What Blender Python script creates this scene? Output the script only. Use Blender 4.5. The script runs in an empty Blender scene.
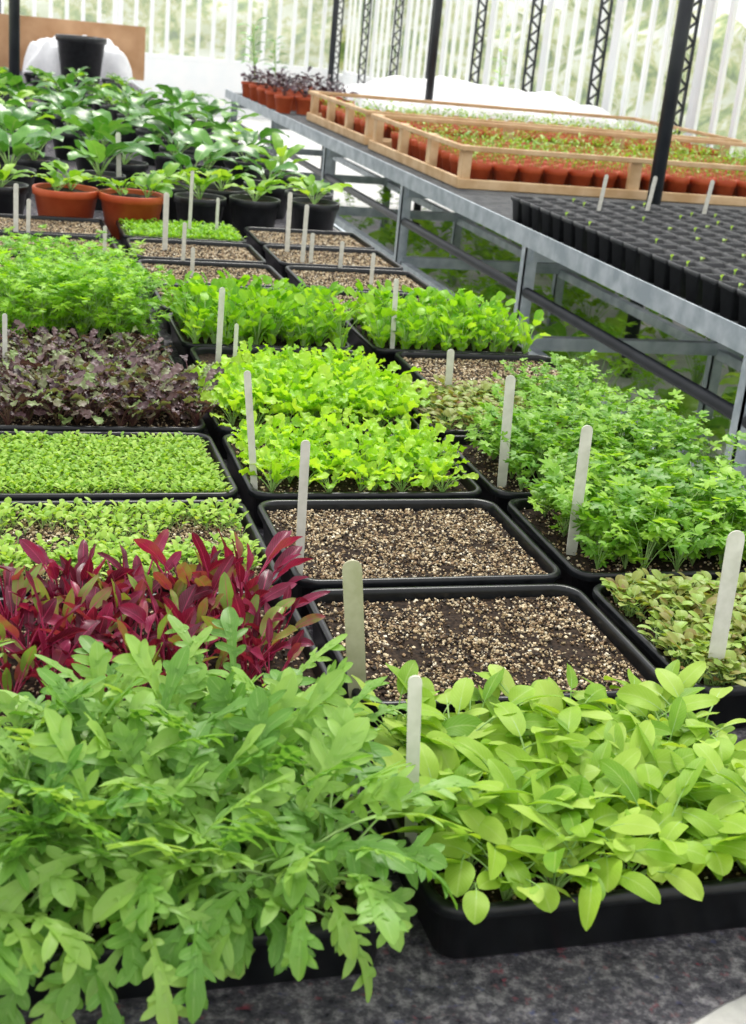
import bpy, math, numpy as np
from mathutils import Matrix, Vector
rng = np.random.default_rng(7)
C = bpy.context.scene.collection
pi = math.pi

# ------------------------------------------------------------------ helpers
class MB:
    def __init__(s): s.V=[];s.F=[];s.UV=[];s.R=[];s.M=[];s.n=0
    def add(s,v,f,uv=None,r=0.5,m=0):
        v=np.asarray(v,float).reshape(-1,3); f=np.asarray(f,int).reshape(-1,4)
        s.V.append(v); s.F.append(f+s.n)
        s.UV.append(np.full((len(v),2),.5) if uv is None else np.asarray(uv,float))
        s.R.append(np.full(len(v),r) if np.isscalar(r) else np.asarray(r,float))
        s.M.append(np.full(len(f),m) if np.isscalar(m) else np.asarray(m)); s.n+=len(v)
    def tpl(s):
        return (np.concatenate(s.V),np.concatenate(s.F),np.concatenate(s.UV),np.concatenate(s.R),np.concatenate(s.M))
    def mesh(s,name,mats,smooth=True):
        V,F,UV,R,M=s.tpl()
        me=bpy.data.meshes.new(name)
        me.vertices.add(len(V)); me.vertices.foreach_set("co",V.ravel())
        me.loops.add(F.size); me.loops.foreach_set("vertex_index",F.ravel().astype(np.int32))
        me.polygons.add(len(F)); me.polygons.foreach_set("loop_start",(np.arange(len(F))*4).astype(np.int32))
        me.update(calc_edges=True)
        me.polygons.foreach_set("material_index",M.astype(np.int32))
        me.polygons.foreach_set("use_smooth",np.full(len(F),smooth))
        uvl=me.uv_layers.new(name="UVMap"); uvl.data.foreach_set("uv",UV[F.ravel()].ravel())
        a=me.attributes.new("rnd","FLOAT","POINT"); a.data.foreach_set("value",R)
        for m in mats: me.materials.append(m)
        me.update(); return me

def loft(mb,loops,r=.5,m=0):
    L=np.asarray(loops,float); a,n=L.shape[:2]
    i=np.arange(a-1)[:,None]; j=np.arange(n)[None,:]; j2=(j+1)%n
    F=np.stack([i*n+j,i*n+j2,(i+1)*n+j2,(i+1)*n+j],-1).reshape(-1,4)
    mb.add(L.reshape(-1,3),F,None,r,m)

def box(mb,x0,x1,y0,y1,z0,z1,m=0,r=.5):
    v=[(x,y,z) for x in(x0,x1) for y in(y0,y1) for z in(z0,z1)]
    f=[(0,1,3,2),(4,6,7,5),(0,4,5,1),(2,3,7,6),(0,2,6,4),(1,5,7,3)]
    mb.add(v,f,None,r,m)

def beam(mb,p,q,w,m=0):
    p=np.array(p,float);q=np.array(q,float);d=q-p;d/=np.linalg.norm(d)
    u=np.cross(d,[0,0,1.]) if abs(d[2])<.9 else np.cross(d,[1.,0,0]); u/=np.linalg.norm(u); v=np.cross(d,u)
    c=[(1,1),(-1,1),(-1,-1),(1,-1)]
    lp=[[P+(u*a+v*b)*w/2*k for a,b in c] for P,k in((p,.01),(p,1),(q,1),(q,.01))]
    loft(mb,lp,m=m)

def tube(mb,p,q,r,n=12,m=0):
    p=np.array(p,float);q=np.array(q,float);d=q-p;d/=np.linalg.norm(d)
    u=np.cross(d,[0,0,1.]) if abs(d[2])<.9 else np.cross(d,[1.,0,0]); u/=np.linalg.norm(u); v=np.cross(d,u)
    A=np.linspace(0,2*pi,n,endpoint=False)
    lp=[[P+(u*math.cos(a)+v*math.sin(a))*r*k for a in A] for P,k in((p,.01),(p,1),(q,1),(q,.01))]
    loft(mb,lp,m=m)

def rr(hx,hy,r,z,k=5,m=0):
    pts=[]
    for cx,cy,a0 in((hx-r,hy-r,0),(-hx+r,hy-r,pi/2),(-hx+r,-hy+r,pi),(hx-r,-hy+r,1.5*pi)):
        for i in range(k+1):
            a=a0+pi/2*i/k; pts.append((cx+r*math.cos(a),cy+r*math.sin(a)))
    if m:
        out=[];N=len(pts)
        for i,p in enumerate(pts):
            out.append(p)
            if i%(k+1)==k:
                q=pts[(i+1)%N]
                for j in range(1,m+1):
                    t=j/(m+1); out.append((p[0]*(1-t)+q[0]*t,p[1]*(1-t)+q[1]*t))
        pts=out
    return [(x,y,z) for x,y in pts]

def ring(r,z,n=24): return [(r*math.cos(2*pi*i/n),r*math.sin(2*pi*i/n),z) for i in range(n)]

def obj(name,me,loc=(0,0,0),rot=(0,0,0),sc=1,parent=None,label=None,cat=None,group=None,kind=None):
    o=bpy.data.objects.new(name,me); C.objects.link(o)
    o.location=loc;o.rotation_euler=rot;o.scale=(sc,sc,sc)
    if parent: o.parent=parent
    if label:o["label"]=label
    if cat and not parent:o["category"]=cat
    if group:o["group"]=group
    if kind:o["kind"]=kind
    return o

def scatter(mb,t,pos,rotz,tilt,sc,rvar=None):
    V,F,UV,R,M=t;K=len(pos)
    a=rotz;b=tilt;ta=rng.uniform(0,2*pi,K)
    def Rz(a):
        o=np.zeros((K,3,3));c,s=np.cos(a),np.sin(a);o[:,0,0]=c;o[:,0,1]=-s;o[:,1,0]=s;o[:,1,1]=c;o[:,2,2]=1;return o
    def Rx(a):
        o=np.zeros((K,3,3));c,s=np.cos(a),np.sin(a);o[:,1,1]=c;o[:,1,2]=-s;o[:,2,1]=s;o[:,2,2]=c;o[:,0,0]=1;return o
    Q=Rz(ta)@Rx(b)@Rz(a)
    W=np.einsum('kij,nj->kni',Q,V)*np.asarray(sc)[:,None,None]+np.asarray(pos)[:,None,:]
    FF=(F[None]+(np.arange(K)*len(V))[:,None,None]).reshape(-1,4)
    if rvar is None: rv=np.clip(R[None]+rng.normal(0,.15,K)[:,None],0,1)
    else: rv=np.repeat(rvar[:,None],len(V),1)
    mb.add(W.reshape(-1,3),FF,np.tile(UV,(K,1)),rv.ravel(),np.tile(M,K))

# ------------------------------------------------------------------ materials
def newmat(name):
    m=bpy.data.materials.new(name);m.use_nodes=True;nt=m.node_tree
    for n in list(nt.nodes):nt.nodes.remove(n)
    return m,nt,nt.nodes,nt.links
def principled(nt,col=(.8,.8,.8),rough=.5,metal=0,spec=.5):
    p=nt.nodes.new("ShaderNodeBsdfPrincipled");p.inputs["Base Color"].default_value=(*col,1)
    p.inputs["Roughness"].default_value=rough;p.inputs["Metallic"].default_value=metal
    p.inputs["Specular IOR Level"].default_value=spec;return p
def ramp(nt,stops,interp='LINEAR'):
    r=nt.nodes.new("ShaderNodeValToRGB");r.color_ramp.interpolation=interp
    e=r.color_ramp.elements
    while len(e)<len(stops):e.new(.5)
    for el,(p,c) in zip(e,stops):el.position=p;el.color=(*c,1)
    return r
def simple(name,c1,c2=None,rough=.5,metal=0,scale=20,bump=0,spec=.5,detail=4,lo=.35,hi=.65):
    m,nt,N,L=newmat(name);p=principled(nt,c1,rough,metal,spec);o=N.new("ShaderNodeOutputMaterial")
    L.new(p.outputs[0],o.inputs[0])
    tc=N.new("ShaderNodeTexCoord");nz=N.new("ShaderNodeTexNoise");nz.inputs["Scale"].default_value=scale;nz.inputs["Detail"].default_value=detail
    L.new(tc.outputs["Object"],nz.inputs["Vector"])
    if c2:
        r=ramp(nt,[(lo,c1),(hi,c2)]);L.new(nz.outputs[0],r.inputs[0]);L.new(r.outputs[0],p.inputs["Base Color"])
    if bump:
        b=N.new("ShaderNodeBump");b.inputs["Strength"].default_value=bump;b.inputs["Distance"].default_value=.004
        L.new(nz.outputs[0],b.inputs["Height"]);L.new(b.outputs[0],p.inputs["Normal"])
    return m
def leafmat(name,stops,vein,tr=.35,rough=.42,veinamt=.6,side=9,spec=.45):
    m,nt,N,L=newmat(name)
    at=N.new("ShaderNodeAttribute");at.attribute_name="rnd"
    tc=N.new("ShaderNodeTexCoord");nz=N.new("ShaderNodeTexNoise");nz.inputs["Scale"].default_value=45
    L.new(tc.outputs["Object"],nz.inputs["Vector"])
    oi=N.new("ShaderNodeObjectInfo")
    def mt(op,a,b=None,c=None):
        n=N.new("ShaderNodeMath");n.operation=op
        for i,x in enumerate((a,b,c)):
            if x is None:continue
            if isinstance(x,(int,float)):n.inputs[i].default_value=x
            else:L.new(x,n.inputs[i])
        return n.outputs[0]
    f=mt('ADD',at.outputs["Fac"],mt('MULTIPLY',mt('SUBTRACT',nz.outputs[0],.5),.5))
    f=mt('ADD',f,mt('MULTIPLY',mt('SUBTRACT',oi.outputs["Random"],.5),.25))
    r=ramp(nt,stops);L.new(f,r.inputs[0])
    uv=N.new("ShaderNodeUVMap");uv.uv_map="UVMap";sx=N.new("ShaderNodeSeparateXYZ");L.new(uv.outputs[0],sx.inputs[0])
    au=mt('ABSOLUTE',mt('SUBTRACT',sx.outputs[0],.5))
    mid=mt('MULTIPLY',mt('SUBTRACT',.055,au),18);mid=mt('MINIMUM',mt('MAXIMUM',mid,0),1)
    w=mt('SINE',mt('MULTIPLY',mt('SUBTRACT',sx.outputs[1],mt('MULTIPLY',au,.7)),side*2*pi))
    w=mt('MULTIPLY',mt('MAXIMUM',mt('SUBTRACT',w,.86),0),3.5)
    v=mt('MULTIPLY',mt('MINIMUM',mt('ADD',mid,w),1),veinamt)
    mx=N.new("ShaderNodeMix");mx.data_type='RGBA';L.new(v,mx.inputs[0]);L.new(r.outputs[0],mx.inputs[6]);mx.inputs[7].default_value=(*vein,1)
    p=principled(nt,(0,1,0),rough,0,spec);L.new(mx.outputs[2],p.inputs["Base Color"])
    b=N.new("ShaderNodeBump");b.inputs["Strength"].default_value=.35;b.inputs["Distance"].default_value=.001
    L.new(mt('SUBTRACT',nz.outputs[0],w),b.inputs["Height"]);L.new(b.outputs[0],p.inputs["Normal"])
    t=N.new("ShaderNodeBsdfTranslucent");g=N.new("ShaderNodeMix");g.data_type='RGBA';g.blend_type='MULTIPLY';g.inputs[0].default_value=1
    L.new(mx.outputs[2],g.inputs[6]);g.inputs[7].default_value=(1.35,1.25,.6,1);L.new(g.outputs[2],t.inputs[0])
    s=N.new("ShaderNodeMixShader");s.inputs[0].default_value=tr;L.new(p.outputs[0],s.inputs[1]);L.new(t.outputs[0],s.inputs[2])
    o=N.new("ShaderNodeOutputMaterial");L.new(s.outputs[0],o.inputs[0]);return m

M_miz=leafmat("mizuna_leaf",[(0,(.10,.27,.035)),(.5,(.20,.42,.065)),(1,(.38,.60,.13))],(.42,.62,.22),.38,.42,.4)
M_spin=leafmat("spinach_leaf",[(0,(.16,.35,.02)),(.5,(.34,.55,.05)),(1,(.50,.68,.13))],(.58,.72,.27),.38,.50,.35,9,.35)
M_chard=leafmat("red_leaf",[(0,(.07,.006,.018)),(.36,(.18,.008,.04)),(.56,(.34,.02,.09)),(.68,(.34,.08,.07)),(.78,(.28,.26,.06)),(1,(.24,.44,.07))],(.58,.06,.18),.28,.34,.7,9,.5)
M_lett=leafmat("lettuce_leaf",[(0,(.20,.46,.015)),(.5,(.40,.70,.03)),(1,(.56,.82,.08))],(.6,.8,.2),.4,.42,.3)
M_pars=leafmat("parsley_leaf",[(0,(.10,.30,.015)),(.5,(.24,.50,.035)),(1,(.42,.68,.08))],(.4,.62,.12),.4,.42,.3)
M_purp=leafmat("purple_leaf",[(0,(.03,.015,.018)),(.35,(.09,.04,.05)),(.6,(.19,.12,.12)),(.75,(.18,.19,.09)),(1,(.24,.36,.11))],(.26,.17,.15),.24,.42,.5)
M_dpurp=leafmat("dark_purple_leaf",[(0,(.02,.008,.015)),(.6,(.06,.025,.045)),(1,(.13,.07,.09))],(.1,.06,.08),.15,.42,.3)
M_pstem=leafmat("purple_stem",[(0,(.10,.02,.04)),(1,(.22,.14,.08))],(.2,.1,.1),.1,.5,0)
M_basil=leafmat("basil_leaf",[(0,(.12,.36,.01)),(.5,(.28,.58,.02)),(1,(.46,.76,.06))],(.45,.7,.12),.4,.42,.3)
M_cress=leafmat("cress_leaf",[(0,(.18,.40,.025)),(.5,(.34,.58,.06)),(1,(.52,.72,.14))],(.5,.7,.2),.35,.45,.1)
M_clov=leafmat("seedling_leaf",[(0,(.26,.12,.05)),(.30,(.30,.30,.07)),(1,(.34,.52,.09))],(.5,.6,.2),.3,.45,.2)
M_broad=leafmat("broad_leaf",[(0,(.03,.14,.015)),(.5,(.08,.28,.035)),(1,(.20,.46,.08))],(.3,.5,.18),.3,.32,.5,9,.6)
M_stem=leafmat("green_stem",[(0,(.28,.5,.12)),(1,(.5,.7,.28))],(.5,.7,.3),.2,.45,0)
M_rstem=leafmat("red_stem",[(0,(.45,.02,.10)),(1,(.65,.10,.22))],(.5,.03,.1),.2,.4,0)
M_plastic=simple("black_plastic",(.006,.007,.008),(.012,.014,.016),.3,0,60,.05,.4)
M_pot=simple("black_pot_plastic",(.012,.013,.015),(.024,.027,.030),.35,0,30,0,.5)
M_terra=simple("terracotta",(.46,.07,.02),(.58,.12,.04),.55,0,12,.1,.4)
M_soil=simple("dark_compost",(.012,.008,.006),(.050,.032,.02),.9,0,160,1,.2)
M_psoil=simple("brown_compost",(.05,.035,.024),(.16,.12,.085),.9,0,120,1,.2)
M_galv=simple("galvanised_steel",(.30,.35,.39),(.48,.53,.57),.5,.45,14,.05)
M_black=simple("black_paint",(.008,.011,.016),(.018,.022,.028),.4,0,10)
M_white=simple("white_paint",(.90,.92,.93),(.95,.95,.95),.5,0,5)
M_wood=simple("pine_timber",(.58,.36,.17),(.76,.54,.31),.6,0,9,.2)
M_board=simple("brown_board",(.42,.23,.11),(.55,.33,.18),.7,0,5)
M_fleece=simple("white_fleece",(.88,.89,.90),(.95,.95,.96),.8,0,25,.3)
M_tag=simple("bleached_wood_marker",(.62,.62,.53),(.76,.75,.67),.55,0,50,.05)
M_tago=simple("olive_wood_marker",(.44,.43,.27),(.56,.54,.38),.55,0,50,.05)
M_concrete=simple("concrete",(.58,.58,.56),(.74,.74,.72),.85,0,6,.2)
M_top=simple("pale_worktop",(.40,.39,.37),(.55,.54,.50),.8,0,40,.5)
M_slab=simple("grey_bench_sheet",(.07,.075,.08),(.13,.135,.14),.7,.0,20,.1,.3)
def gritmat():
    m,nt,N,L=newmat("grit");at=N.new("ShaderNodeAttribute");at.attribute_name="rnd"
    r=ramp(nt,[(0,(.02,.013,.008)),(.26,(.10,.06,.03)),(.40,(.24,.16,.08)),(.52,(.48,.37,.21)),(.68,(.62,.51,.33)),(.84,(.34,.23,.13)),(.93,(.82,.74,.56))],'CONSTANT')
    L.new(at.outputs["Fac"],r.inputs[0]);p=principled(nt,(1,1,1),.7,0,.3);L.new(r.outputs[0],p.inputs["Base Color"])
    o=N.new("ShaderNodeOutputMaterial");L.new(p.outputs[0],o.inputs[0]);return m
M_grit=gritmat()
def feltmat():
    m,nt,N,L=newmat("capillary_felt");tc=N.new("ShaderNodeTexCoord")
    nz=N.new("ShaderNodeTexNoise");nz.inputs["Scale"].default_value=60;nz.inputs["Detail"].default_value=9;nz.inputs["Roughness"].default_value=.75;L.new(tc.outputs["Object"],nz.inputs["Vector"])
    r=ramp(nt,[(.34,(.03,.03,.038)),(.50,(.12,.115,.13)),(.66,(.40,.38,.39))]);L.new(nz.outputs[0],r.inputs[0])
    n2=N.new("ShaderNodeTexNoise");n2.inputs["Scale"].default_value=110;n2.inputs["Detail"].default_value=4;L.new(tc.outputs["Object"],n2.inputs["Vector"])
    g=ramp(nt,[(.58,(0,0,0)),(.72,(.6,.6,.6))]);L.new(n2.outputs[0],g.inputs[0])
    n3=N.new("ShaderNodeTexNoise");n3.inputs["Scale"].default_value=25;L.new(tc.outputs["Object"],n3.inputs["Vector"])
    h=ramp(nt,[(.4,(.08,.10,.25)),(.5,(.22,.16,.16)),(.6,(.40,.07,.10))]);L.new(n3.outputs[0],h.inputs[0])
    mx=N.new("ShaderNodeMix");mx.data_type='RGBA';L.new(g.outputs[0],mx.inputs[0]);L.new(r.outputs[0],mx.inputs[6]);L.new(h.outputs[0],mx.inputs[7])
    p=principled(nt,(1,1,1),.95,0,.1);L.new(mx.outputs[2],p.inputs["Base Color"])
    b=N.new("ShaderNodeBump");b.inputs["Strength"].default_value=1;b.inputs["Distance"].default_value=.006;L.new(nz.outputs[0],b.inputs["Height"]);L.new(b.outputs[0],p.inputs["Normal"])
    o=N.new("ShaderNodeOutputMaterial");L.new(p.outputs[0],o.inputs[0]);return m
M_felt=feltmat()
def glassmat():
    m,nt,N,L=newmat("hazy_glass");t=N.new("ShaderNodeBsdfTransparent");d=N.new("ShaderNodeBsdfTranslucent");d.inputs[0].default_value=(.95,.98,1,1)
    s=N.new("ShaderNodeMixShader");s.inputs[0].default_value=.22;L.new(t.outputs[0],s.inputs[1]);L.new(d.outputs[0],s.inputs[2])
    o=N.new("ShaderNodeOutputMaterial");L.new(s.outputs[0],o.inputs[0]);return m
M_glass=glassmat()
def hedgemat():
    m,nt,N,L=newmat("garden_foliage");tc=N.new("ShaderNodeTexCoord");nz=N.new("ShaderNodeTexNoise");nz.inputs["Scale"].default_value=2.2;nz.inputs["Detail"].default_value=9;nz.inputs["Roughness"].default_value=.65
    L.new(tc.outputs["Object"],nz.inputs["Vector"])
    r=ramp(nt,[(.36,(.10,.18,.06)),(.44,(.30,.40,.14)),(.50,(.58,.58,.30)),(.56,(.78,.80,.76))]);L.new(nz.outputs[0],r.inputs[0])
    p=principled(nt,(1,1,1),.9,0,.1);L.new(r.outputs[0],p.inputs["Base Color"]);o=N.new("ShaderNodeOutputMaterial");L.new(p.outputs[0],o.inputs[0]);return m
M_hedge=hedgemat()
M_lawn=simple("lawn",(.40,.46,.25),(.6,.62,.42),.9,0,2)

# ------------------------------------------------------------------ leaves
def ovate(t): return np.maximum(1.75*np.power(t,.62)*np.power(1-t,.72),.01)
def roundp(t): return np.maximum(np.sqrt(np.clip(1-(2*t-1)**2,0,1)),.02)
def softov(t): return .25*roundp(t)+.75*ovate(t)
def ruffp(t):
    env=np.interp(t,[0,.2,.5,.8,.95,1],[.2,.45,.85,1,.6,.03]);fr=(t*4)%1
    return env*(.6+.4*fr)

def leaf(mb,base,az,th0,th1,stem,blade,w,prof,nl=10,nu=4,fold=.25,ruf=0.,roll=0.,rnd=.5,fwd=0.,sr=.0014,mat=0,smat=1,ns=4,pw=1.3,rw=9,frames=False):
    L=stem+blade
    s=np.concatenate([np.linspace(0,stem,ns,endpoint=False),stem+np.linspace(0,blade,nl+1)])
    th=th0+(th1-th0)*np.power(s/L,pw)
    ds=np.diff(s);tm=(th[1:]+th[:-1])/2
    rr_=np.concatenate([[0],np.cumsum(ds*np.cos(tm))]);zz=np.concatenate([[0],np.cumsum(ds*np.sin(tm))])
    h=np.array([math.cos(az),math.sin(az),0]);sd=np.array([-math.sin(az),math.cos(az),0]);up=np.array([0,0,1.])
    P=np.asarray(base)+rr_[:,None]*h+zz[:,None]*up
    T=np.cos(th)[:,None]*h+np.sin(th)[:,None]*up
    Nn=-np.sin(th)[:,None]*h+np.cos(th)[:,None]*up
    ro=roll*(s/L);S=np.cos(ro)[:,None]*sd+np.sin(ro)[:,None]*Nn;Nn=-np.sin(ro)[:,None]*sd+np.cos(ro)[:,None]*Nn
    if ns>0:
        k=ns+max(1,nl//3)+1
        rad=np.linspace(sr,sr*.45,k)
        lp=[[P[i]+(S[i]*a+Nn[i]*b)*rad[i]-Nn[i]*rad[i]*.4 for a,b in((1,0),(0,1),(-1,0),(0,-1))] for i in range(k)]
        loft(mb,lp,rnd,smat)
    B=P[ns:];T=T[ns:];S=S[ns:];Nn=Nn[ns:]
    t=np.linspace(0,1,nl+1);hw=w/2*prof(t)
    u=np.linspace(-1,1,nu+1)
    ph=rnd*17
    off=(fold*np.abs(u)[None,:]*hw[:,None]+ruf*np.abs(u)[None,:]*np.sin(t[:,None]*rw*2+np.sign(u)[None,:]*1.3+ph)*w)
    V=B[:,None,:]+S[:,None,:]*(u[None,:]*hw[:,None])[...,None]+Nn[:,None,:]*off[...,None]+T[:,None,:]*(fwd*np.abs(u)[None,:]*blade*np.ones_like(t)[:,None]*np.sin(pi*np.clip(t,0,.95))[:,None])[...,None]
    uv=np.stack(np.broadcast_arrays(u[None,:]*.5+.5,t[:,None]),-1).reshape(-1,2)
    i=np.arange(nl)[:,None];j=np.arange(nu)[None,:];q=nu+1
    F=np.stack([i*q+j,i*q+j+1,(i+1)*q+j+1,(i+1)*q+j],-1).reshape(-1,4)
    mb.add(V.reshape(-1,3),F,uv,rnd,mat)
    if frames:return B,T,S,Nn
    return B[-1],th[-1]

def lobe(mb,p,d,sd,nn,length,w,rnd,droop):
    ts=np.linspace(0,1,8);pr=np.interp(ts,[0,.2,.5,.75,.9,1],[1.0,.75,1.0,.82,.52,.05])*w/2
    V=[];uv=[]
    for t,h in zip(ts,pr):
        c=p+d*length*t-nn*droop*length*t*t
        for u in(-1,0,1):
            V.append(c+sd*h*u+nn*(.12*w*abs(u)));uv.append((.5+.5*u*.9,.3+.5*t))
    F=[(i*3+j,i*3+j+1,(i+1)*3+j+1,(i+1)*3+j) for i in range(7) for j in range(2)]
    mb.add(V,F,uv,rnd,0)
def lobed_leaf(mb,az,th0,th1,stem,blade,w,roll,rnd):
    strip=lambda t:np.interp(t,[0,.15,.4,.65,.80,.88,.95,1],[.05,.08,.14,.24,.38,.32,.22,.03])
    B,T,S,N=leaf(mb,(0,0,0),az,th0,th1,stem,blade,w,strip,nl=20,nu=4,fold=U(.05,.3),ruf=.015,roll=roll,rnd=rnd,sr=.0015,frames=True,rw=6)
    n=4
    for k in range(n):
        t0=.26+.17*k;ll0=w*np.interp(k,[0,1,2,3],[.20,.34,.46,.42])
        for sg in(-1,1):
            t=t0+U(-.035,.035);i=min(20,int(t*20));ll=ll0*U(.8,1.2)
            ph=U(.4,.85);d=S[i]*sg*math.cos(ph)+T[i]*math.sin(ph);sd=-S[i]*sg*math.sin(ph)+T[i]*math.cos(ph)
            lobe(mb,B[i]+S[i]*sg*w*.015,d,sd,N[i],ll,w*U(.15,.21),min(1,max(0,rnd+U(-.05,.05))),U(-.1,.6))
            if k>0 and rng.random()<.5:
                d2=S[i]*sg*math.cos(ph-.7)+T[i]*math.sin(ph-.7);s2=-S[i]*sg*math.sin(ph-.7)+T[i]*math.cos(ph-.7)
                lobe(mb,B[i]+d*ll*.35,d2,s2,N[i],ll*.34,w*.10,rnd,U(-.1,.3))

def fan_tpl(nr=3,na=12,lobes=3,deep=.35,spread=1.35):
    a=np.linspace(-spread,spread,na+1)
    rad=(.72+.28*np.cos(a*.9))*(1-deep*(.5+.5*np.cos(a/spread*pi*lobes+ (0 if lobes%2==0 else pi)))) 
    r=np.linspace(.04,1,nr+1)
    V=np.stack([r[:,None]*rad*np.sin(a),r[:,None]*rad*np.cos(a),.10*r[:,None]**2*np.abs(np.sin(a*3))-.12*r[:,None]**2*np.ones_like(a)],-1)
    uv=np.stack([.5+.5*np.sin(a)[None]*r[:,None],np.clip(r[:,None]*np.cos(a)[None],0,1)],-1)
    q=na+1;i=np.arange(nr)[:,None];j=np.arange(na)[None,:]
    F=np.stack([i*q+j,i*q+j+1,(i+1)*q+j+1,(i+1)*q+j],-1).reshape(-1,4)
    return V.reshape(-1,3),F,uv.reshape(-1,2)
FAN=fan_tpl(3,16,3,.45,1.3);FAN5=fan_tpl(2,16,5,.55,1.2)
def fan(mb,tp,pos,az,pitch,sc,rnd,roll=0,mat=0):
    V,F,uv=tp
    R=Matrix.Rotation(az-pi/2,3,'Z')@Matrix.Rotation(pitch,3,'X')@Matrix.Rotation(roll,3,'Y')
    mb.add(V@np.array(R).T*sc+np.asarray(pos),F,uv,rnd,mat)

U=rng.uniform
def p_mizuna(droop=False):
    mb=MB();n=10
    for i in range(n):
        az=2*pi*i/n*1.0+U(-.4,.4)
        inner=i%3==0
        th1=U(-1.5,-.9) if droop else (U(-.2,.8) if inner else U(-1.2,-.3))
        lobed_leaf(mb,az,U(1.1,1.5),th1,U(.045,.09),U(.070,.112),U(.042,.058),U(-.8,.8),U(.1,.95))
    return mb
def p_spin():
    mb=MB()
    for i in range(9):
        az=2*pi*i/9+U(-.4,.4)
        leaf(mb,(0,0,0),az,U(1.0,1.5),U(-.8,.2),U(.035,.075),U(.032,.058),U(.023,.036),softov,nl=12,nu=6,fold=U(-.05,.22),ruf=.03,roll=U(-.8,.8),rnd=U(.05,.95),sr=.0012,rw=4)
    for i in range(5):
        leaf(mb,(0,0,0),U(0,6.3),U(.9,1.4),U(-.5,.3),U(.02,.04),U(.020,.034),U(.013,.021),softov,nl=8,nu=4,rnd=U(.1,.9),sr=.001)
    return mb
def p_chard():
    mb=MB()
    bias=U(-.12,.22)
    for i in range(8):
        az=2*pi*i/8+U(-.4,.4)
        leaf(mb,(0,0,0),az,U(1.1,1.5),U(.0,1.3),U(.03,.07),U(.028,.046),U(.014,.022),ovate,nl=12,nu=4,fold=U(.1,.6),ruf=.05,roll=U(-1.4,1.4),rnd=float(np.clip(rng.beta(1.6,1.8)+bias,0,1)),sr=.0014,rw=5)
    return mb
def p_lett():
    mb=MB()
    for i in range(11):
        az=2*pi*i/11*2.0+U(-.4,.4)
        leaf(mb,(0,0,0),az,U(.9,1.5),U(-.5,.7),U(.012,.045),U(.026,.040),U(.018,.028),ruffp,nl=14,nu=4,fold=U(.0,.5),ruf=.09,roll=U(-.9,.9),rnd=U(.05,.95),sr=.001,fwd=.06,rw=9)
    return mb
def p_pars(h=1.,tp=FAN,s=.015,n=11,sub=3,lo=.05):
    mb=MB()
    for i in range(n):
        az=2*pi*i/n+U(-.5,.5);r=U(.1,.9);L=U(lo,.10)*h;a0=U(1.15,1.5);a1=U(.3,1.2)
        tip,th=leaf(mb,(0,0,0),az,a0,a1,L,.004,.001,roundp,nl=2,nu=2,rnd=r,sr=.0008,ns=5,smat=1)
        sc=s*U(.75,1.25)
        for k in range(sub):
            if k==0: fan(mb,tp,tip,az,U(-.5,.6),sc*1.15,r,U(-.5,.5))
            else:
                for sg in(-1,1):
                    p=tip-np.array([math.cos(az),math.sin(az),.8])*sc*.6*(k-1)+np.array([0,0,U(-.3,.3)*sc])
                    fan(mb,tp,p,az+sg*U(.9,1.5),U(-.5,.6),sc*(1.05-.1*k),min(1,max(0,r+U(-.15,.15))),U(-.5,.5))
    return mb
def p_purp():
    mb=MB()
    for i in range(14):
        az=2*pi*i/14*3+U(-.4,.4)
        leaf(mb,(0,0,0),az,U(1.0,1.5),U(-.6,.5),U(.008,.055),U(.022,.032),U(.015,.022),ruffp,nl=12,nu=4,fold=U(0,.3),ruf=.08,roll=U(-.9,.9),rnd=U(.05,1.0),sr=.0008,fwd=.07,rw=9)
    return mb
def p_basil(h=1.):
    mb=MB()
    for i in range(18):
        az=2*pi*i/18*5+U(-.4,.4)
        leaf(mb,(0,0,0),az,U(1.25,1.52),U(.0,.8),U(.004,.085)*h,U(.018,.025),U(.013,.019),roundp,nl=7,nu=4,fold=U(0,.4),ruf=.06,roll=U(-.8,.8),rnd=U(.05,.95),sr=.0009,pw=2.2)
    return mb
def p_cress():
    mb=MB()
    for i in range(3):
        az=2*pi*i/3+U(-.4,.4)
        leaf(mb,(0,0,0),az,1.4,U(-.1,.5),U(.010,.02),U(.010,.014),U(.005,.008),roundp,nl=4,nu=2,rnd=U(.1,.9),sr=.0006,ns=2)
    return mb
def p_clov():
    mb=MB()
    for i in range(5):
        az=2*pi*i/5+U(-.4,.4)
        leaf(mb,(0,0,0),az,U(1.1,1.5),U(-.2,.4),U(.012,.03),U(.012,.017),U(.009,.013),roundp,nl=6,nu=4,rnd=U(.0,.95),sr=.0008,ns=3)
    return mb
def p_broad(n=8,s=1.):
    mb=MB()
    for i in range(n):
        az=2*pi*i/n*1.6+U(-.4,.4)
        leaf(mb,(0,0,0),az,U(.9,1.45),U(-.8,.1),U(.05,.13)*s,U(.12,.19)*s,U(.09,.135)*s,ovate,nl=10,nu=4,fold=U(.1,.3),ruf=.03,roll=U(-.6,.6),rnd=U(.05,.95),sr=.003*s)
    return mb
def p_tall(h=.5,n=12,ls=.08):
    mb=MB();tube(mb,(0,0,0),(0,0,h),.006,6,1)
    for i in range(n):
        z=h*(.25+.75*i/n)
        leaf(mb,(0,0,z),i*2.4+U(-.3,.3),U(.6,1.1),U(-.7,0),ls*.4,ls*U(.8,1.2),ls*.6,ovate,nl=8,nu=4,fold=.2,roll=U(-.4,.4),rnd=U(.1,.9),sr=.002)
    return mb

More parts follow.
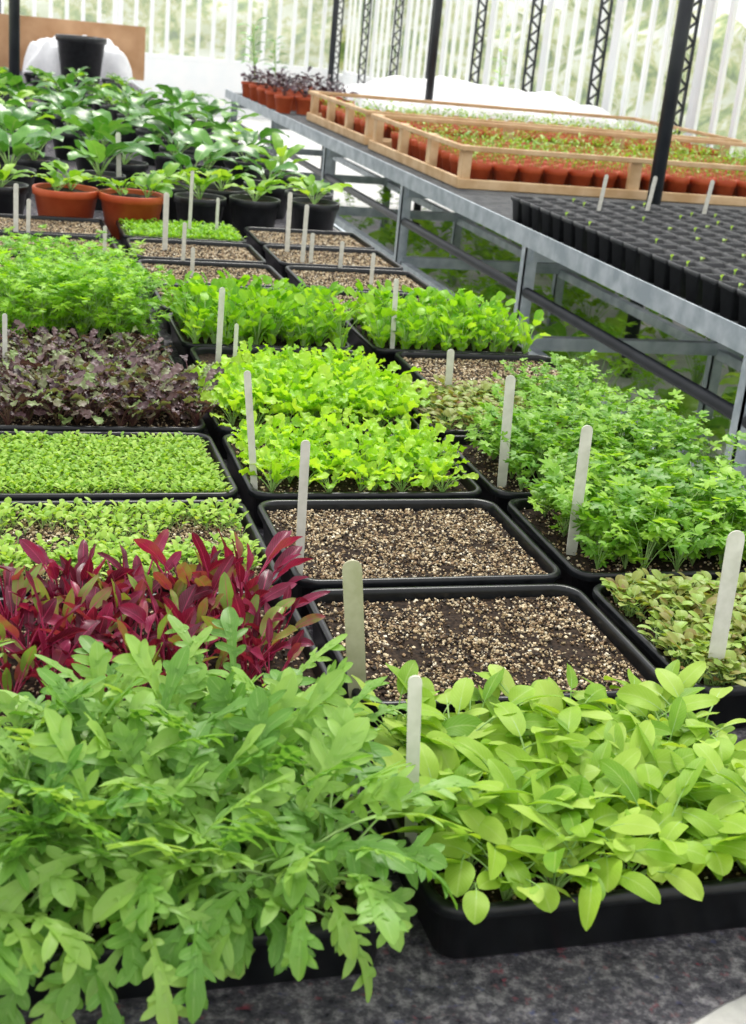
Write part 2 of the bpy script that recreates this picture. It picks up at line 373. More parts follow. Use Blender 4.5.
ms=lambda mk,mats,n,name:[mk().mesh(name,mats) for _ in range(n)]
ME_miz=ms(p_mizuna,[M_miz,M_stem],8,"mizuna");ME_mizd=ms(lambda:p_mizuna(True),[M_miz,M_stem],4,"mizuna")
ME_spin=ms(p_spin,[M_spin,M_stem],7,"spinach")
ME_chard=ms(p_chard,[M_chard,M_rstem],8,"chard")
ME_lett=ms(p_lett,[M_lett,M_stem],6,"lettuce")
ME_pars=ms(lambda:p_pars(lo=.02,n=13),[M_pars,M_stem],6,"parsley")
ME_cor=ms(lambda:p_pars(1.2,FAN,.016,14,3,.03),[M_pars,M_stem],6,"coriander")
ME_feat=ms(lambda:p_pars(1.5,FAN5,.017,17,4,.02),[M_basil,M_stem],6,"chervil")
ME_purp=ms(p_purp,[M_purp,M_pstem],6,"purple_mustard")
ME_dpurp=ms(p_purp,[M_dpurp,M_pstem],3,"purple_foliage")
ME_bas=ms(p_basil,[M_basil,M_stem],6,"basil")
ME_broad=ms(p_broad,[M_broad,M_stem],6,"broad")
ME_broadl=ms(lambda:p_broad(9,.75),[M_pars,M_stem],4,"broad")
ME_broads=ms(lambda:p_broad(10,.52),[M_pars,M_stem],4,"leafy")
ME_tall=ms(lambda:p_tall(.42,16,.10),[M_broad,M_stem],2,"tall_leafy")
ME_climb=ms(lambda:p_tall(.42,10,.07),[M_pars,M_stem],1,"climber")
T_cress=[p_cress().tpl() for _ in range(5)];T_clov=[p_clov().tpl() for _ in range(5)]

# ------------------------------------------------------------------ trays
RIM=.863;BT=.800;TW=.374;TD=.300
def tray_mesh():
    mb=MB();hx,hy=TW/2,TD/2;k=6;lp=[]
    for ix,z,r in((.16,.0,.01),(.016,.0,.018),(.013,.003,.020),(.007,.050,.026),(.001,.051,.030),(.0,.053,.031),(.0,.060,.031),(.002,.063,.030),(.007,.063,.027),(.009,.061,.026),(.0095,.056,.026),(.012,.04,.024),(.017,.006,.018),(.14,.005,.005)):
        rx=hx-ix;ry=max(hy-ix,.004)
        lp.append(rr(rx,ry,min(r,ry*.9,rx*.9),z,k))
    lp.append([(x*.02,y*.02,z) for x,y,z in lp[-1]])
    loft(mb,lp);return mb.mesh("seed_tray",[M_plastic])
ME_tray=tray_mesh()
def soil_mesh(amp=.003):
    mb=MB();lp=[]
    for i,s in enumerate(np.linspace(1,.01,18)):
        L=rr((TW/2-.0105)*s,(TD/2-.0105)*s,.024*s,0,5,10)
        lp.append([(x,y,(amp*rng.normal()*.6 if s<.99 else -.002)) for x,y,z in L])
    loft(mb,lp);return mb.mesh("soil",[M_soil])
ME_soil=[soil_mesh() for _ in range(3)]
cube=MB();box(cube,-.5,.5,-.5,.5,-.5,.5)
def grit_mesh(n,smin=.0016,smax=.0034,dark=0.,nz=.9):
    mb=MB()
    for k in range(4):
        V,F,UV,R,M=cube.tpl();V=V+rng.uniform(-.2,.2,V.shape);V[:,2]*=U(.5,.9)
        K=n//4
        x=rng.uniform(-1,1,K)*(TW/2-.016);y=rng.uniform(-1,1,K)*(TD/2-.016)
        d=.7*np.sin(x*31+1.3)*np.cos(y*37+.5)+.6*np.sin(x*73+y*51)*np.cos(y*60-x*20)+.6*np.cos(x*117-y*161+2)*np.sin(x*91+y*140)
        keep=d+rng.normal(0,nz,K)>(-.75+dark)
        x=x[keep];y=y[keep];K=len(x)
        pos=np.stack([x,y,rng.uniform(.0,.003,K)],-1)
        scatter(mb,(V,F,UV,R,M),pos,rng.uniform(0,6.3,K),rng.uniform(-.8,.8,K),rng.uniform(smin,smax,K)*rng.choice([1,1,1,1.6],K),rng.uniform(0,1,K))
    return mb.mesh("grit",[M_grit],False)
ME_gritA=grit_mesh(19000,.0010,.0026,.9,.65);ME_gritB=grit_mesh(21000,.0010,.0024,.5,.7);ME_gritC=grit_mesh(8500,.0018,.0034,-1.2);ME_gritD=grit_mesh(2500,.0014,.0026,.4)
CX=[-.012,.378,.768];Y0=.864;PY=.3213
SHX={(2,5):.085,(1,5):.03,(2,6):.05,(1,6):.02,(2,7):.04,(2,8):.04,(2,9):.04,(2,10):.04,(1,7):.02,(1,8):.02,(1,9):.02,(1,10):.02}
SHY={5:-.045,6:-.055,7:-.05,8:-.05,9:-.04,10:-.04}
def tray(col,row,grit=None,label="black plastic seed tray filled with dark compost",x=None,soilz=.049,dy=0):
    cx=(CX[col]+SHX.get((col,row),0) if x is None else x)+TW/2;cy=Y0+PY*row+TD/2+SHY.get(row,0)+dy
    e=obj("seed_tray",ME_tray,(cx,cy,BT+.0005),(0,0,U(-.008,.008)),label=label,cat="seed tray",group="black seed trays on the bench")
    obj("soil",ME_soil[rng.integers(3)],(0,0,soilz),parent=e)
    if grit:
        obj("grit",grit,(0,0,soilz),parent=e,label="beige vermiculite grit",kind="stuff")
    return cx,cy
def populate(name,meshes,c,nx,ny,label,cat,group,s=(.85,1.15),z=BT+.049,ins=.03,jit=.35,lean=.12,w=TW,d=TD,avoid=None,back=1.):
    for i in range(nx):
        for j in range(ny):
            x=c[0]-w/2+ins+(w-2*ins)*(i+.5)/nx+U(-jit,jit)*(w-2*ins)/nx
            y=c[1]-d/2+ins+(d-2*ins)*(j+.5)/ny+U(-jit,jit)*(d-2*ins)/ny
            if avoid and abs(x-avoid[0])<avoid[2] and y<avoid[1]+.01:continue
            k=1+(back-1)*(j/(ny-1))
            obj(name,meshes[rng.integers(len(meshes))],(x,y,z),(U(-lean,lean),U(-lean,lean),U(0,6.28)),U(*s)*k,label=label,cat=cat,group=group)
def carpet(name,tpls,mats,c,n,label,s=(.8,1.2),z=BT+.049,ins=.016,patch=0):
    mb=MB()
    for t in tpls:
        K=n//len(tpls)
        x=rng.uniform(-1,1,K)*(TW/2-ins);y=rng.uniform(-1,1,K)*(TD/2-ins)
        if patch:
            dd=np.sin(x*30+c[0]*9)+np.cos(y*41+c[1]*5)+rng.normal(0,.6,K);kp=dd>patch;x=x[kp];y=y[kp];K=len(x)
        scatter(mb,t,np.stack([x,y,np.zeros(K)],-1),rng.uniform(0,6.3,K),rng.uniform(-.2,.2,K),rng.uniform(*s,K))
    obj(name,mb.mesh(name,mats),(c[0],c[1],z),label=label,cat="seedlings",kind="stuff")

# row 0
c=tray(0,0,ME_gritD,"black plastic seed tray under leafy mizuna",x=-.050,dy=-.026)
populate("mizuna_plant",ME_miz,(c[0]-.008,c[1]+.006),7,5,"bright green mizuna plant with deeply lobed leaves","salad plant","mizuna in the seed tray",(.92,1.18),w=TW-.01,back=.88)
for i in range(7):
    obj("mizuna_plant",ME_mizd[i%4],(c[0]-.16+i*.046+U(-.01,.01),c[1]-TD/2+.03,BT+.049),(U(-.1,.1)+.2,0,U(0,6.28)),U(.9,1.12),label="bright green mizuna plant drooping over the tray edge",cat="salad plant",group="mizuna in the seed tray")
c=tray(1,0,ME_gritD,"black plastic seed tray under pale green leafy seedlings",x=.350,dy=-.020)
populate("spinach_plant",ME_spin,(c[0]+.012,c[1]-.006),10,7,"pale yellow-green leafy seedling with soft oval leaves","salad plant","pale leafy seedlings in the seed tray",(.78,1.12),w=TW+.01,d=TD+.01,ins=.022,avoid=(.366,.950,.024))
# row 1
c=tray(0,1,ME_gritD);populate("red_chard_plant",ME_chard,(c[0]-.01,c[1]),8,6,"burgundy red-leaved seedling with a few green leaves","salad plant","red-leaved seedlings in the seed tray",(.9,1.25),w=TW-.01)
c=tray(1,1,ME_gritA,"black seed tray of bare dark compost and pale grit")
c=tray(2,1,ME_gritD);carpet("seedlings",T_clov,[M_clov,M_stem],c,480,"sparse olive and bronze round-leaved seedlings in compost",(.85,1.3),ins=.022)
# row 2
c=tray(0,2,ME_gritB);carpet("seedlings",T_cress,[M_cress,M_stem],c,1100,"small green seedlings over beige grit",(.7,1.2),patch=-.4,ins=.022)
c=tray(1,2,ME_gritB,"black seed tray of compost covered with beige grit")
c=tray(2,2,ME_gritD);populate("parsley_plant",ME_pars,(c[0]+.01,c[1]-.005),9,6,"green parsley seedling with scalloped leaflets","herb plant","parsley in the seed tray",(.85,1.2))
# row 3
c=tray(0,3,ME_gritB);carpet("seedlings",T_cress,[M_cress,M_stem],c,2400,"dense carpet of tiny pale green seedlings",(.5,.95),ins=.020)
c=tray(1,3,ME_gritD);populate("lettuce_plant",ME_lett,c,8,6,"bright lime-green frilly lettuce seedling","salad plant","lettuce in the seed trays",(.85,1.15))
c=tray(2,3,ME_gritD);populate("coriander_plant",ME_cor,(c[0]+.035,c[1]),8,6,"green coriander seedling with lobed leaflets","herb plant","coriander in the seed trays",(.8,1.05),w=TW+.03)
# row 4
c=tray(0,4,ME_gritD);populate("purple_mustard_plant",ME_purp,(c[0]+.02,c[1]),10,6,"dark purple-brown frilly mustard seedling","salad plant","purple mustard in the seed trays",(.95,1.35),w=TW+.03)
c=tray(1,4,ME_gritD);populate("lettuce_plant",ME_lett,(c[0]+.01,c[1]),9,6,"bright lime-green frilly lettuce seedling","salad plant","lettuce in the seed trays",(1.1,1.45),w=TW+.02)
c=tray(2,4,ME_gritC);carpet("seedlings",T_clov,[M_clov,M_stem],c,260,"sparse yellow-green round-leaved seedlings over grit",(.9,1.3))
populate("coriander_plant",ME_cor,(c[0]+.13,c[1]),5,4,"green coriander seedling with lobed leaflets","herb plant","coriander in the seed trays",(.65,.9),w=.24)
# row 5
c=tray(0,5);populate("purple_mustard_plant",ME_purp,c,8,5,"dark purple-brown frilly mustard seedling","salad plant","purple mustard in the seed trays",(.8,1.05))
c=tray(1,5,None);populate("lettuce_plant",ME_lett,(c[0]+.03,c[1]-.05),8,4,"bright lime-green frilly lettuce seedling","salad plant","lettuce in the seed trays",(.75,1.),w=TW-.06,d=TD-.08)
c=tray(2,5,ME_gritC,"black seed tray topped with pale tan grit")
# row 6
c=tray(0,6);populate("chervil_plant",ME_feat,c,8,5,"tall feathery bright green herb seedling","herb plant","feathery herbs in the seed tray",(.85,1.15))
c=tray(1,6);populate("basil_plant",ME_bas,(c[0],c[1]-.01),10,7,"bright green small-leaved herb seedling","herb plant","bright green herbs in the seed trays",(1.0,1.35),ins=.012,d=TD+.01)
c=tray(2,6);populate("basil_plant",ME_bas,(c[0],c[1]-.01),10,7,"bright green small-leaved herb seedling","herb plant","bright green herbs in the seed trays",(.95,1.3),ins=.012,d=TD+.01)
c=tray(0,7);populate("chervil_plant",ME_feat,c,5,4,"tall feathery bright green herb seedling","herb plant","feathery herbs in the seed tray",(.85,1.1))
for r in(7,8,9):
    for k in range(3):
        if (r,k)!=(7,0):tray(k,r,ME_gritC,"black seed tray topped with pale tan grit")
for k in range(3):
    c=tray(k,10,ME_gritC,"black seed tray of low green seedlings")
    if k==1:carpet("seedlings",T_cress,[M_basil,M_stem],c,700,"low bright green seedlings in a seed tray",(.9,1.3))

# ------------------------------------------------------------------ markers
def marker_mesh(w,h,mat):
    mb=MB();L=[];t=.0009
    for z,f in((-.035,.05),(-.034,.12),(-.012,.75),(.01,.95),(h-w*.5,1),(h-w*.28,.92),(h-w*.12,.70),(h-w*.04,.42),(h,.12)):
        a=w/2*f;L.append([(a,t,z),(-a,t,z),(-a,-t,z),(a,-t,z)])
    L=[[(x*.01,y*.01,z) for x,y,z in L[0]]]+L+[[(x*.01,y*.01,z) for x,y,z in L[-1]]]
    loft(mb,L);return mb.mesh("plant_marker",[mat],False)
SZ=BT+.049
for x,y,w,h,lean,o in[(.362,.950,.012,.175,-.08,0),(.385,1.225,.021,.166,-.13,1),(.822,1.232,.021,.190,-.04,0),(.392,1.56,.012,.188,-.03,0),(.805,1.615,.017,.195,-.04,0),(.803,1.896,.016,.187,-.05,0),
 (.392,1.876,.011,.19,-.12,0),(.880,2.41,.015,.10,-.05,0),(.442,2.55,.012,.175,.0,0),(.462,2.48,.008,.12,0,0),(.865,2.76,.011,.165,-.03,0),(.034,2.5,.009,.12,0,0),
 (.502,3.90,.016,.167,-.01,0),(.879,3.966,.014,.18,-.01,0),(.89,3.80,.013,.17,.01,0),(.915,3.80,.012,.09,0,0),(.982,3.712,.012,.085,0,0),(.525,3.68,.011,.12,0,0),(.528,3.52,.011,.08,0,0),
 (.469,5.0,.018,.17,-.05,0),(.086,4.03,.014,.15,0,0),(.12,4.02,.012,.11,.02,0),(.612,4.18,.011,.20,0,0),(1.02,3.51,.012,.09,0,0),(.70,4.2,.01,.12,.0,0),(.30,3.55,.01,.12,0,0)]:
    lb="olive-beige wooden plant marker with rounded top" if o else "pale bleached wooden plant marker standing in a seed tray"
    obj("plant_marker",marker_mesh(w,h,M_tago if o else M_tag),(x,y,SZ if y<4.4 else .9),(U(-.04,.04),lean,U(-.25,.25)),label=lb,cat="plant label",group="wooden plant markers")

# ------------------------------------------------------------------ main bench
BX=1.245
mb=MB();box(mb,-.9,BX,.45,12.9,.755,.797);e=obj("potting_bench",mb.mesh("bench_top",[M_top],False),label="long pale bench top carrying the seed trays",cat="bench")
mb=MB();box(mb,BX,BX+.012,.45,12.9,.74,.805);obj("edge_rail",mb.mesh("edge_rail",[M_galv],False),parent=e,label="galvanised steel edge strip")
for yy in np.arange(.7,12.9,1.9):
    for xx in(-.8,1.15):
        mb=MB();beam(mb,(0,0,0),(0,0,.755),.045);obj("leg",mb.mesh("leg",[M_galv],False),(xx,yy,0),parent=e)
mb=MB();n=24;xs=np.linspace(-.88,BX-.01,n)
fy=np.interp(xs,[-.9,.43,.47,.539,.616,1.2],[.47,.60,.72,.756,.782,.95])
V=[];F=[]
for j,t in enumerate(np.linspace(0,1,30)):
    for i in range(n):
        y=fy[i]+(12.85-fy[i])*t**2;V.append((xs[i],y,.7990+ .0004*math.sin(i*3+j)))
for j in range(29):
    for i in range(n-1):F.append((j*n+i,j*n+i+1,(j+1)*n+i+1,(j+1)*n+i))
mb.add(V,F);obj("capillary_mat",mb.mesh("mat",[M_felt]),(0,0,.0),label="dark grey speckled recycled felt matting on the bench",cat="matting")

# ------------------------------------------------------------------ potted plants
def pot_round(rt,h,mat,n=24,lip=.01):
    mb=MB();loft(mb,[ring(.001,0,n),ring(rt*.72,0,n),ring(rt*.74,.002,n),ring(rt*.93,h-lip*2.4,n),ring(rt*.99,h-lip*2.3,n),ring(rt,h-lip,n),ring(rt,h-.002,n),ring(rt*.985,h,n),ring(rt*.93,h,n),ring(rt*.91,h-.004,n),ring(rt*.88,h*.6,n),ring(.001,h*.55,n)])
    return mb.mesh("pot",[mat])
def disc(r,z,n=24):
    mb=MB();loft(mb,[[(x,y,z+U(-.003,.003)) for x,y,_ in ring(r*s,0,n)] for s in(1,.8,.6,.4,.2,.01)]);return mb.mesh("soil",[M_soil])
POT={}
def potted(x,y,rt,h,matn,leafme,ls,label,cat,group,name="potted_plant",base=BT,nl=1):
    k=(rt,h,matn.name)
    if k not in POT:POT[k]=(pot_round(rt,h,matn),disc(rt*.9,h-.015))
    e=obj(name,POT[k][0],(x,y,base),(0,0,U(0,6)),label=label,cat=cat,group=group)
    obj("soil",POT[k][1],parent=e)
    for i in range(nl):
        a=U(0,6.3);q=rt*.45 if nl>1 else 0
        obj("foliage",leafme[rng.integers(len(leafme))],(q*math.cos(a),q*math.sin(a),h-.016),(U(-.1,.1),U(-.1,.1),U(0,6.28)),ls*U(.85,1.15),parent=e)
    return e
for x,y in((.250,4.44),(.455,4.40)):
    potted(x,y,.106,.140,M_terra,ME_broads,.95,"terracotta-red plastic pot with a young leafy plant","potted plant","terracotta pots on the bench",nl=2)
for x,y in((.69,4.50),(.88,4.53),(1.09,4.54),(.05,4.52),(1.12,4.76),(.60,4.72),(.80,4.74)):
    potted(x,y,.088,.13,M_pot,ME_broads,1.,"black plastic pot with a young leafy plant","potted plant","black pots on the bench",nl=1)
for j,y in enumerate(np.arange(5.02,8.3,.36)):
    for i in range(4):
        x=.10+i*.32+U(-.04,.04)+(j%2)*.08
        mx=ME_broad if rng.random()<.85 else ME_broadl
        potted(x,y+U(-.04,.04),.095,.12,M_pot,mx,U(.75,1.05),"black plastic pot with a broad-leaved dark green plant","potted plant","broad-leaved plants in black pots")
for j,y in enumerate(np.arange(8.6,11.5,.38)):
    for i in range(4):
        x=.13+i*.30+U(-.05,.05)
        potted(x,y,.085,.08,M_pot,(ME_broad,ME_broads,ME_broadl)[(i+j)%3],U(.4,.6),"black plastic pot with a leafy green plant","potted plant","leafy plants further along the bench",nl=1)

e=obj("plant_tub",pot_round(.21,.36,M_pot,32,.02),(.78,11.95,BT),label="large empty black plastic plant tub",cat="plant pot")
def drape(name,x0,x1,y0,y1,hf,label,nx=46,ny=36,seed=1,z0=.8):
    r=np.random.default_rng(seed);mb=MB();X=np.linspace(x0,x1,nx);Y=np.linspace(y0,y1,ny)
    ph=r.uniform(0,6,12);V=[]
    for j in range(ny):
        for i in range(nx):
            u=(i/(nx-1))*2-1;v=(j/(ny-1))*2-1
            e=max(0,1-u**4)*max(0,1-v**4)
            n=sum(math.sin((3+k*1.7)*u*1.6+ph[k])*math.cos((2.5+k*1.9)*v*1.4+ph[k+4]) for k in range(4))/6
            V.append((X[i]+.02*math.sin(v*9+ph[9]),Y[j]+.02*math.sin(u*11+ph[10]),z0+e**.5*hf*(.75+.45*n)+.006*abs(n)))
    F=[(j*nx+i,j*nx+i+1,(j+1)*nx+i+1,(j+1)*nx+i) for j in range(ny-1) for i in range(nx-1)]
    mb.add(V,F);return obj(name,mb.mesh(name,[M_fleece]),label=label,cat="garden fleece")
drape("crumpled_fleece",.34,1.24,12.24,12.77,.40,"crumpled white fleece heaped on the bench",seed=3)
mb=MB();box(mb,-.8,1.40,12.80,12.84,.80,1.26);obj("timber_board",mb.mesh("board",[M_board],False),label="brown timber board standing across the bench end",cat="board")

# ------------------------------------------------------------------ right bench
RX0=1.95;RX1=4.75;RY0=1.4;RY1=11.6
mb=MB()
for yy in np.arange(RY0,RY1,.06):box(mb,RX0+.01,RX1,yy,yy+.036,.815,.835)
e=obj("slatted_bench",mb.mesh("bench_top",[M_slab],False),label="galvanised steel greenhouse bench with grey slatted top",cat="bench")
mb=MB();box(mb,RX0-.004,RX0+.004,RY0,RY1,.79,.858);box(mb,RX0+.004,RX0+.04,RY0,RY1,.79,.797);obj("edge_rail",mb.mesh("edge_rail",[M_galv],False),parent=e,label="galvanised angle edge rail")
mb=MB();tube(mb,(RX0+.03,RY0,.615),(RX0+.03,RY1,.615),.020);obj("pipe",mb.mesh("pipe",[M_black]),parent=e,label="black pipe under the bench edge")
for xx,zz in((RX0+.05,.40),(RX0+.9,.40),(RX0+.9,.74)):
    mb=MB();box(mb,xx-.02,xx+.02,RY0,RY1,zz-.02,zz+.02);obj("lower_rail",mb.mesh("lower_rail",[M_galv],False),parent=e)
for yy in(3.05,4.69,6.33,7.97,9.6,11.3):
    for xx in(RX0+.03,RX0+.9,RX1-.1):
        mb=MB();box(mb,-.025,.025,-.004,.004,0,.815);box(mb,-.025,-.019,-.004,.04,0,.815);obj("leg",mb.mesh("leg",[M_galv],False),(xx,yy,0),parent=e)
    for z in(.42,.76):
        mb=MB();box(mb,RX0+.03,RX1-.1,yy-.02,yy+.02,z-.025,z+.025);obj("crossbar",mb.mesh("crossbar",[M_galv],False),parent=e)

def sqpot(sprout):
    mb=MB();h=.095;s=1.15
    R=lambda a,b,z:rr(a*s,a*s,b,z,2)
    loft(mb,[R(.002,.001,0),R(.028,.005,0),R(.036,.006,h-.016),R(.0402,.006,h-.015),R(.042,.006,h),R(.0375,.005,h),R(.035,.005,h-.018)])
    loft(mb,[R(.0354,.005,h-.015),R(.018,.003,h-.012),R(.001,.0005,h-.013)],m=1)
    if sprout:
        for i in range(2+sprout):
            leaf(mb,(U(-.01,.01),U(-.01,.01),h-.014),U(0,6.3),1.4,U(-.2,.5),U(.010,.022),U(.010,.016),U(.006,.010),roundp,nl=5,nu=2,rnd=U(.2,.9),sr=.0008,ns=2,mat=2,smat=2)
    return mb.mesh("square_pot",[M_pot,M_psoil,M_cress],True)
SQ=[sqpot(0),sqpot(0),sqpot(0),sqpot(0),sqpot(1),sqpot(0),sqpot(1)]
for j,y in enumerate(np.arange(2.70,5.05,.104)):
    for i in range(13):
        x=2.05+i*.104
        if x>.61*y+.16:continue
        obj("square_plant_pot",SQ[rng.integers(7)],(x,y,.8355),(0,0,U(-.04,.04)),label="small square black plastic pot of compost",cat="plant pot",group="square black pots on the steel bench")
for x,y in((2.26,4.76),(2.50,4.83),(2.75,4.83)):
    obj("plant_marker",marker_mesh(.018,.15,M_tag),(x,y,.915),(0,.1,U(-.2,.2)),label="pale wooden plant marker standing in the black pots",cat="plant label",group="wooden plant markers")

def crate(x0,x1,y0,y1,label,zb=.835,h=.195):
    e=bpy.data.objects.new("wooden_crate",None);C.objects.link(e);e.location=(x0,y0,zb);e["label"]=label;e["category"]="wooden crate"
    W=x1-x0;D=y1-y0;t=.018;q=.024
    def part(n,*b):
        mb=MB();box(mb,*b);o=obj(n,mb.mesh(n,[M_wood],False),parent=e);md=o.modifiers.new("b","BEVEL");md.width=.003
    part("board",0,W,0,t,0.001,.045);part("board",0,W,D-t,D,0.001,.05);part("board",0,t,t,D-t,0.001,.05);part("board",W-t,W,t,D-t,.001,.05)
    part("top_rail",0,W,0,t,h-q,h);part("top_rail",0,W,D-t,D,h-q,h);part("top_rail",0,t,t,D-t,h-q,h);part("top_rail",W-t,W,t,D-t,h-q,h)
    for yy in np.linspace(t+.03,D-t-.03,4):part("corner_post",t,t+.045,yy-.03,yy+.03,.001,h-.002)
    for xx in np.linspace(.9,W-.1,3):part("corner_post",xx-.03,xx+.03,t,t+.03,.001,h-.002)
crate(2.10,4.60,5.95,7.55,"pale pine slatted crate frame around terracotta pots")
crate(2.13,4.60,7.75,9.30,"pale pine slatted crate frame around potted seedlings")
def tpot(kind):
    mb=MB();r=.060;h=.115;n=14
    loft(mb,[ring(.002,0,n),ring(r*.72,0,n),ring(r*.92,h*.72,n),ring(r,h*.73,n),ring(r,h,n),ring(r*.92,h,n),ring(r*.88,h-.015,n)])
    loft(mb,[ring(r*.9,h-.013,n),ring(r*.4,h-.01,n),ring(.001,h-.012,n)],m=1)
    for i in range(12 if kind!=2 else 8):
        leaf(mb,(U(-.045,.045),U(-.045,.045),h-.012),U(0,6.3),1.4,U(-.2,.5),U(.02,.085),U(.020,.036),U(.011,.020),ovate,nl=5,nu=2,rnd=U(.1,.9),sr=.001,ns=2,mat=2,smat=2)
    return mb.mesh("terracotta_pot",[M_terra,M_soil,M_cress if kind==1 else M_pars],True)
TP=[tpot(k) for k in(0,1,1,2,3)]
for (ya,yb,st) in((6.06,7.45,.13),(7.88,9.2,.15)):
    for y in np.arange(ya,yb,st):
        for x in np.arange(2.235,4.5,st):
            if x>.61*y+.12:continue
            obj("potted_seedling",TP[rng.integers(5)],(x,y,.8355),(0,0,U(0,6)),label="small terracotta-coloured pot with a green seedling",cat="potted plant",group="terracotta pots inside the wooden crates")
for i in range(4):
    for j in range(5):
        x=2.06+i*.15;y=9.75+j*.34
        potted(x,y,.070,.12,M_terra,ME_dpurp,2.4,"terracotta-coloured pot with a dark purple leafy plant","potted plant","purple plants at the bench end",base=.8355)
for x,y in((2.16,11.42),(2.34,11.45)):
    potted(x,y,.075,.10,M_pot,ME_tall,1.0,"black pot with a tall leafy green plant","potted plant","tall green plants at the bench end",base=.8355)
potted(4.35,11.50,.07,.10,M_pot,ME_climb,1.2,"black pot with a slender upright green climber","potted plant","slender climber by the glazing",base=.8355)
drape("white_fleece",2.72,4.72,9.42,11.38,.34,"white horticultural fleece draped over trays",seed=8,z0=.84)

for k in range(56):
    x=2.3+1.6*((k*.618)%1)+U(-.05,.05);y=2.9+6.8*k/56
    if k%2: obj("shade_plant",ME_broadl[rng.integers(4)],(x,y,.0),(0,0,U(0,6)),U(1.5,2.0),label="broad-leaved green plant growing under the steel bench",cat="plant",group="plants growing under the bench")
    else: obj("shade_plant",ME_feat[rng.integers(6)],(x,y,.0),(0,0,U(0,6)),U(2.6,3.3),label="feathery green plant growing under the steel bench",cat="plant",group="plants growing under the bench")

# ------------------------------------------------------------------ structure
def st(name,mb,mats,smooth=False):
    o=obj(name,mb.mesh(name,mats,smooth));o["kind"]="structure";return o
mb=MB();box(mb,-3,5.2,-1,20.3,-.05,0);st("floor",mb,[M_concrete])
WX=5.0;FY=20.0
mb=MB();box(mb,WX,WX+.12,-1,FY+.12,0,.7);st("wall_right",mb,[M_white])
mb=MB();box(mb,-3,WX,FY,FY+.12,0,.7);st("wall_back",mb,[M_white])
wn=1
def bars(mb,horiz,a,b,fix,step):
    n=int(round((b-a)/step))
    for i in range(n+1):
        w=.034 if i in(0,n) else .028
        p=a+.036+(b-a-.072)*i/n
        if horiz:box(mb,p-w,p+w,fix,fix+.03,.76,2.96)
        else:box(mb,fix,fix+.03,p-w,p+w,.76,2.96)
Y=[9.25+1.5*k for k in range(-5,8)]
for y in Y:
    if y+1.5>FY+.6:break
    y1=min(y+1.5,FY)
    mb=MB();bars(mb,False,y,y1,WX+.02,.30)
    box(mb,WX+.01,WX+.09,y+.001,y1-.001,.701,.76);box(mb,WX+.01,WX+.07,y+.001,y1-.001,2.96,3.04)
    v=[(WX+.06,y,.76),(WX+.06,y1,.76),(WX+.06,y1,2.96),(WX+.06,y,2.96)];mb.add(v,[(0,1,2,3)],None,.5,1)
    st("window_%d"%wn,mb,[M_white,M_glass]);wn+=1
for x in np.arange(-3,4.9,1.6):
    mb=MB();bars(mb,True,x,x+1.6,FY+.02,.23)
    box(mb,x+.001,x+1.599,FY+.01,FY+.09,.701,.76);box(mb,x+.001,x+1.599,FY+.01,FY+.07,2.96,3.04)
    v=[(x,FY+.06,.76),(x+1.6,FY+.06,.76),(x+1.6,FY+.06,2.96),(x,FY+.06,2.96)];mb.add(v,[(0,1,2,3)],None,.5,1)
    st("window_%d"%wn,mb,[M_white,M_glass]);wn+=1
for y in Y[4:]:
    e=bpy.data.objects.new("lattice_column",None);C.objects.link(e);e.location=(WX-.1,y,0);e["label"]="black steel lattice column against the glazed wall";e["category"]="column";e["group"]="black lattice columns"
    for s in(-1,1):
        mb=MB();box(mb,s*.044-.009,s*.044+.009,-.012,.012,0,3.0);obj("chord",mb.mesh("chord",[M_black],False),parent=e)
    mb=MB();z=.0;s=1
    while z<2.9:
        beam(mb,(-.042*s,0,z),(.042*s,0,z+.075),.016);z+=.075;s=-s
    obj("lacing",mb.mesh("lacing",[M_black],False),parent=e)
for x,y,w in((3.03,5.80,.034),(3.1,9.62,.030),(3.1,12.66,.028),(.19,9.33,.035),(.12,12.95,.03)):
    mb=MB();tube(mb,(0,0,0),(0,0,3.2),w,16)
    obj("support_post",mb.mesh("post",[M_black]),(x,y,0),label="black painted steel roof support post",cat="post",group="black roof support posts")

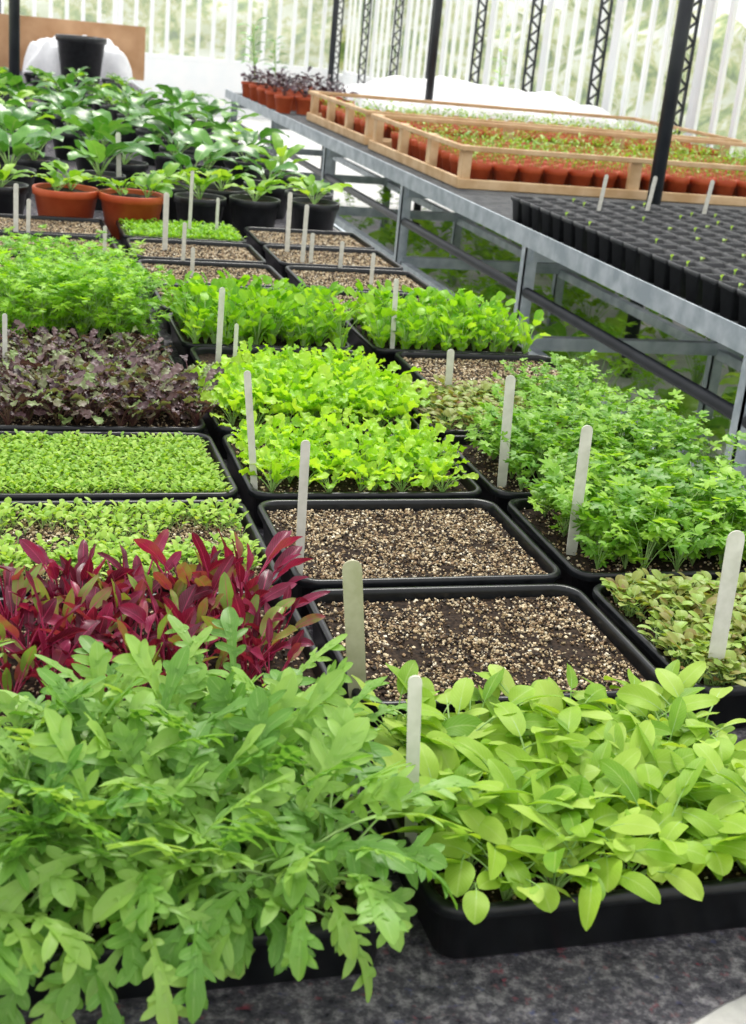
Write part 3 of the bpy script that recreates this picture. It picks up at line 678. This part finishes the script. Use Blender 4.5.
mb=MB();box(mb,-25,30,-10,45,-.3,-.12);obj("lawn",mb.mesh("lawn",[M_lawn],False),label="green lawn outside the greenhouse",cat="ground",kind="stuff")
def hedge(x0,y0,x1,y1,h,label):
    mb=MB();n=70;m=16;V=[]
    d=np.array([x1-x0,y1-y0]);L=np.linalg.norm(d);nn=np.array([-d[1],d[0]])/L
    for j in range(m):
        for i in range(n):
            t=i/(n-1);k=j/(m-1);b=.5*math.sin(t*25+j*.8)+.4*math.sin(t*57-j)+U(-.15,.15)
            p=np.array([x0,y0])+d*t+nn*(b*.4)
            V.append((p[0],p[1],-.11+h*k*(1+.12*math.sin(t*18))))
    F=[(j*n+i,j*n+i+1,(j+1)*n+i+1,(j+1)*n+i) for j in range(m-1) for i in range(n-1)]
    mb.add(V,F);obj("hedge",mb.mesh("hedge",[M_hedge]),label=label,cat="hedge")
hedge(9.5,0,9.5,25.5,2.2,"yellow-green garden hedge outside the glazing")
hedge(-10,27,14,27,2.2,"yellow-green garden shrubs outside the glazing")

# ------------------------------------------------------------------ camera
Yd=Vector((-390,-535,1331)).normalized();Xd=Vector((4594,-35,1331));Xd=(Xd-Yd*Xd.dot(Yd)).normalized();Zd=Xd.cross(Yd)
R=Matrix(((Xd.x,-Xd.y,-Xd.z),(Yd.x,-Yd.y,-Yd.z),(Zd.x,-Zd.y,-Zd.z))).to_4x4()
cd=bpy.data.cameras.new("camera");cam=bpy.data.objects.new("camera",cd);C.objects.link(cam)
cam.matrix_world=Matrix.Translation((0,0,RIM+.68))@R
cd.lens=1331/1024*36;cd.sensor_width=36;cd.sensor_fit='AUTO';cd.clip_end=200
cd.dof.use_dof=True;cd.dof.focus_distance=1.8;cd.dof.aperture_fstop=12
bpy.context.scene.camera=cam

# ------------------------------------------------------------------ light
w=bpy.data.worlds.new("world");bpy.context.scene.world=w;w.use_nodes=True
bg=w.node_tree.nodes["Background"];bg.inputs[0].default_value=(.98,.985,1,1);bg.inputs[1].default_value=1.28
sd=bpy.data.lights.new("sun","SUN");sd.energy=3.1;sd.angle=.35;sd.color=(1,.97,.90)
so=bpy.data.objects.new("sun",sd);C.objects.link(so);so.rotation_euler=Vector((-.25,-.68,-1)).to_track_quat('-Z','Y').to_euler()
bpy.context.scene.view_settings.view_transform='Standard'
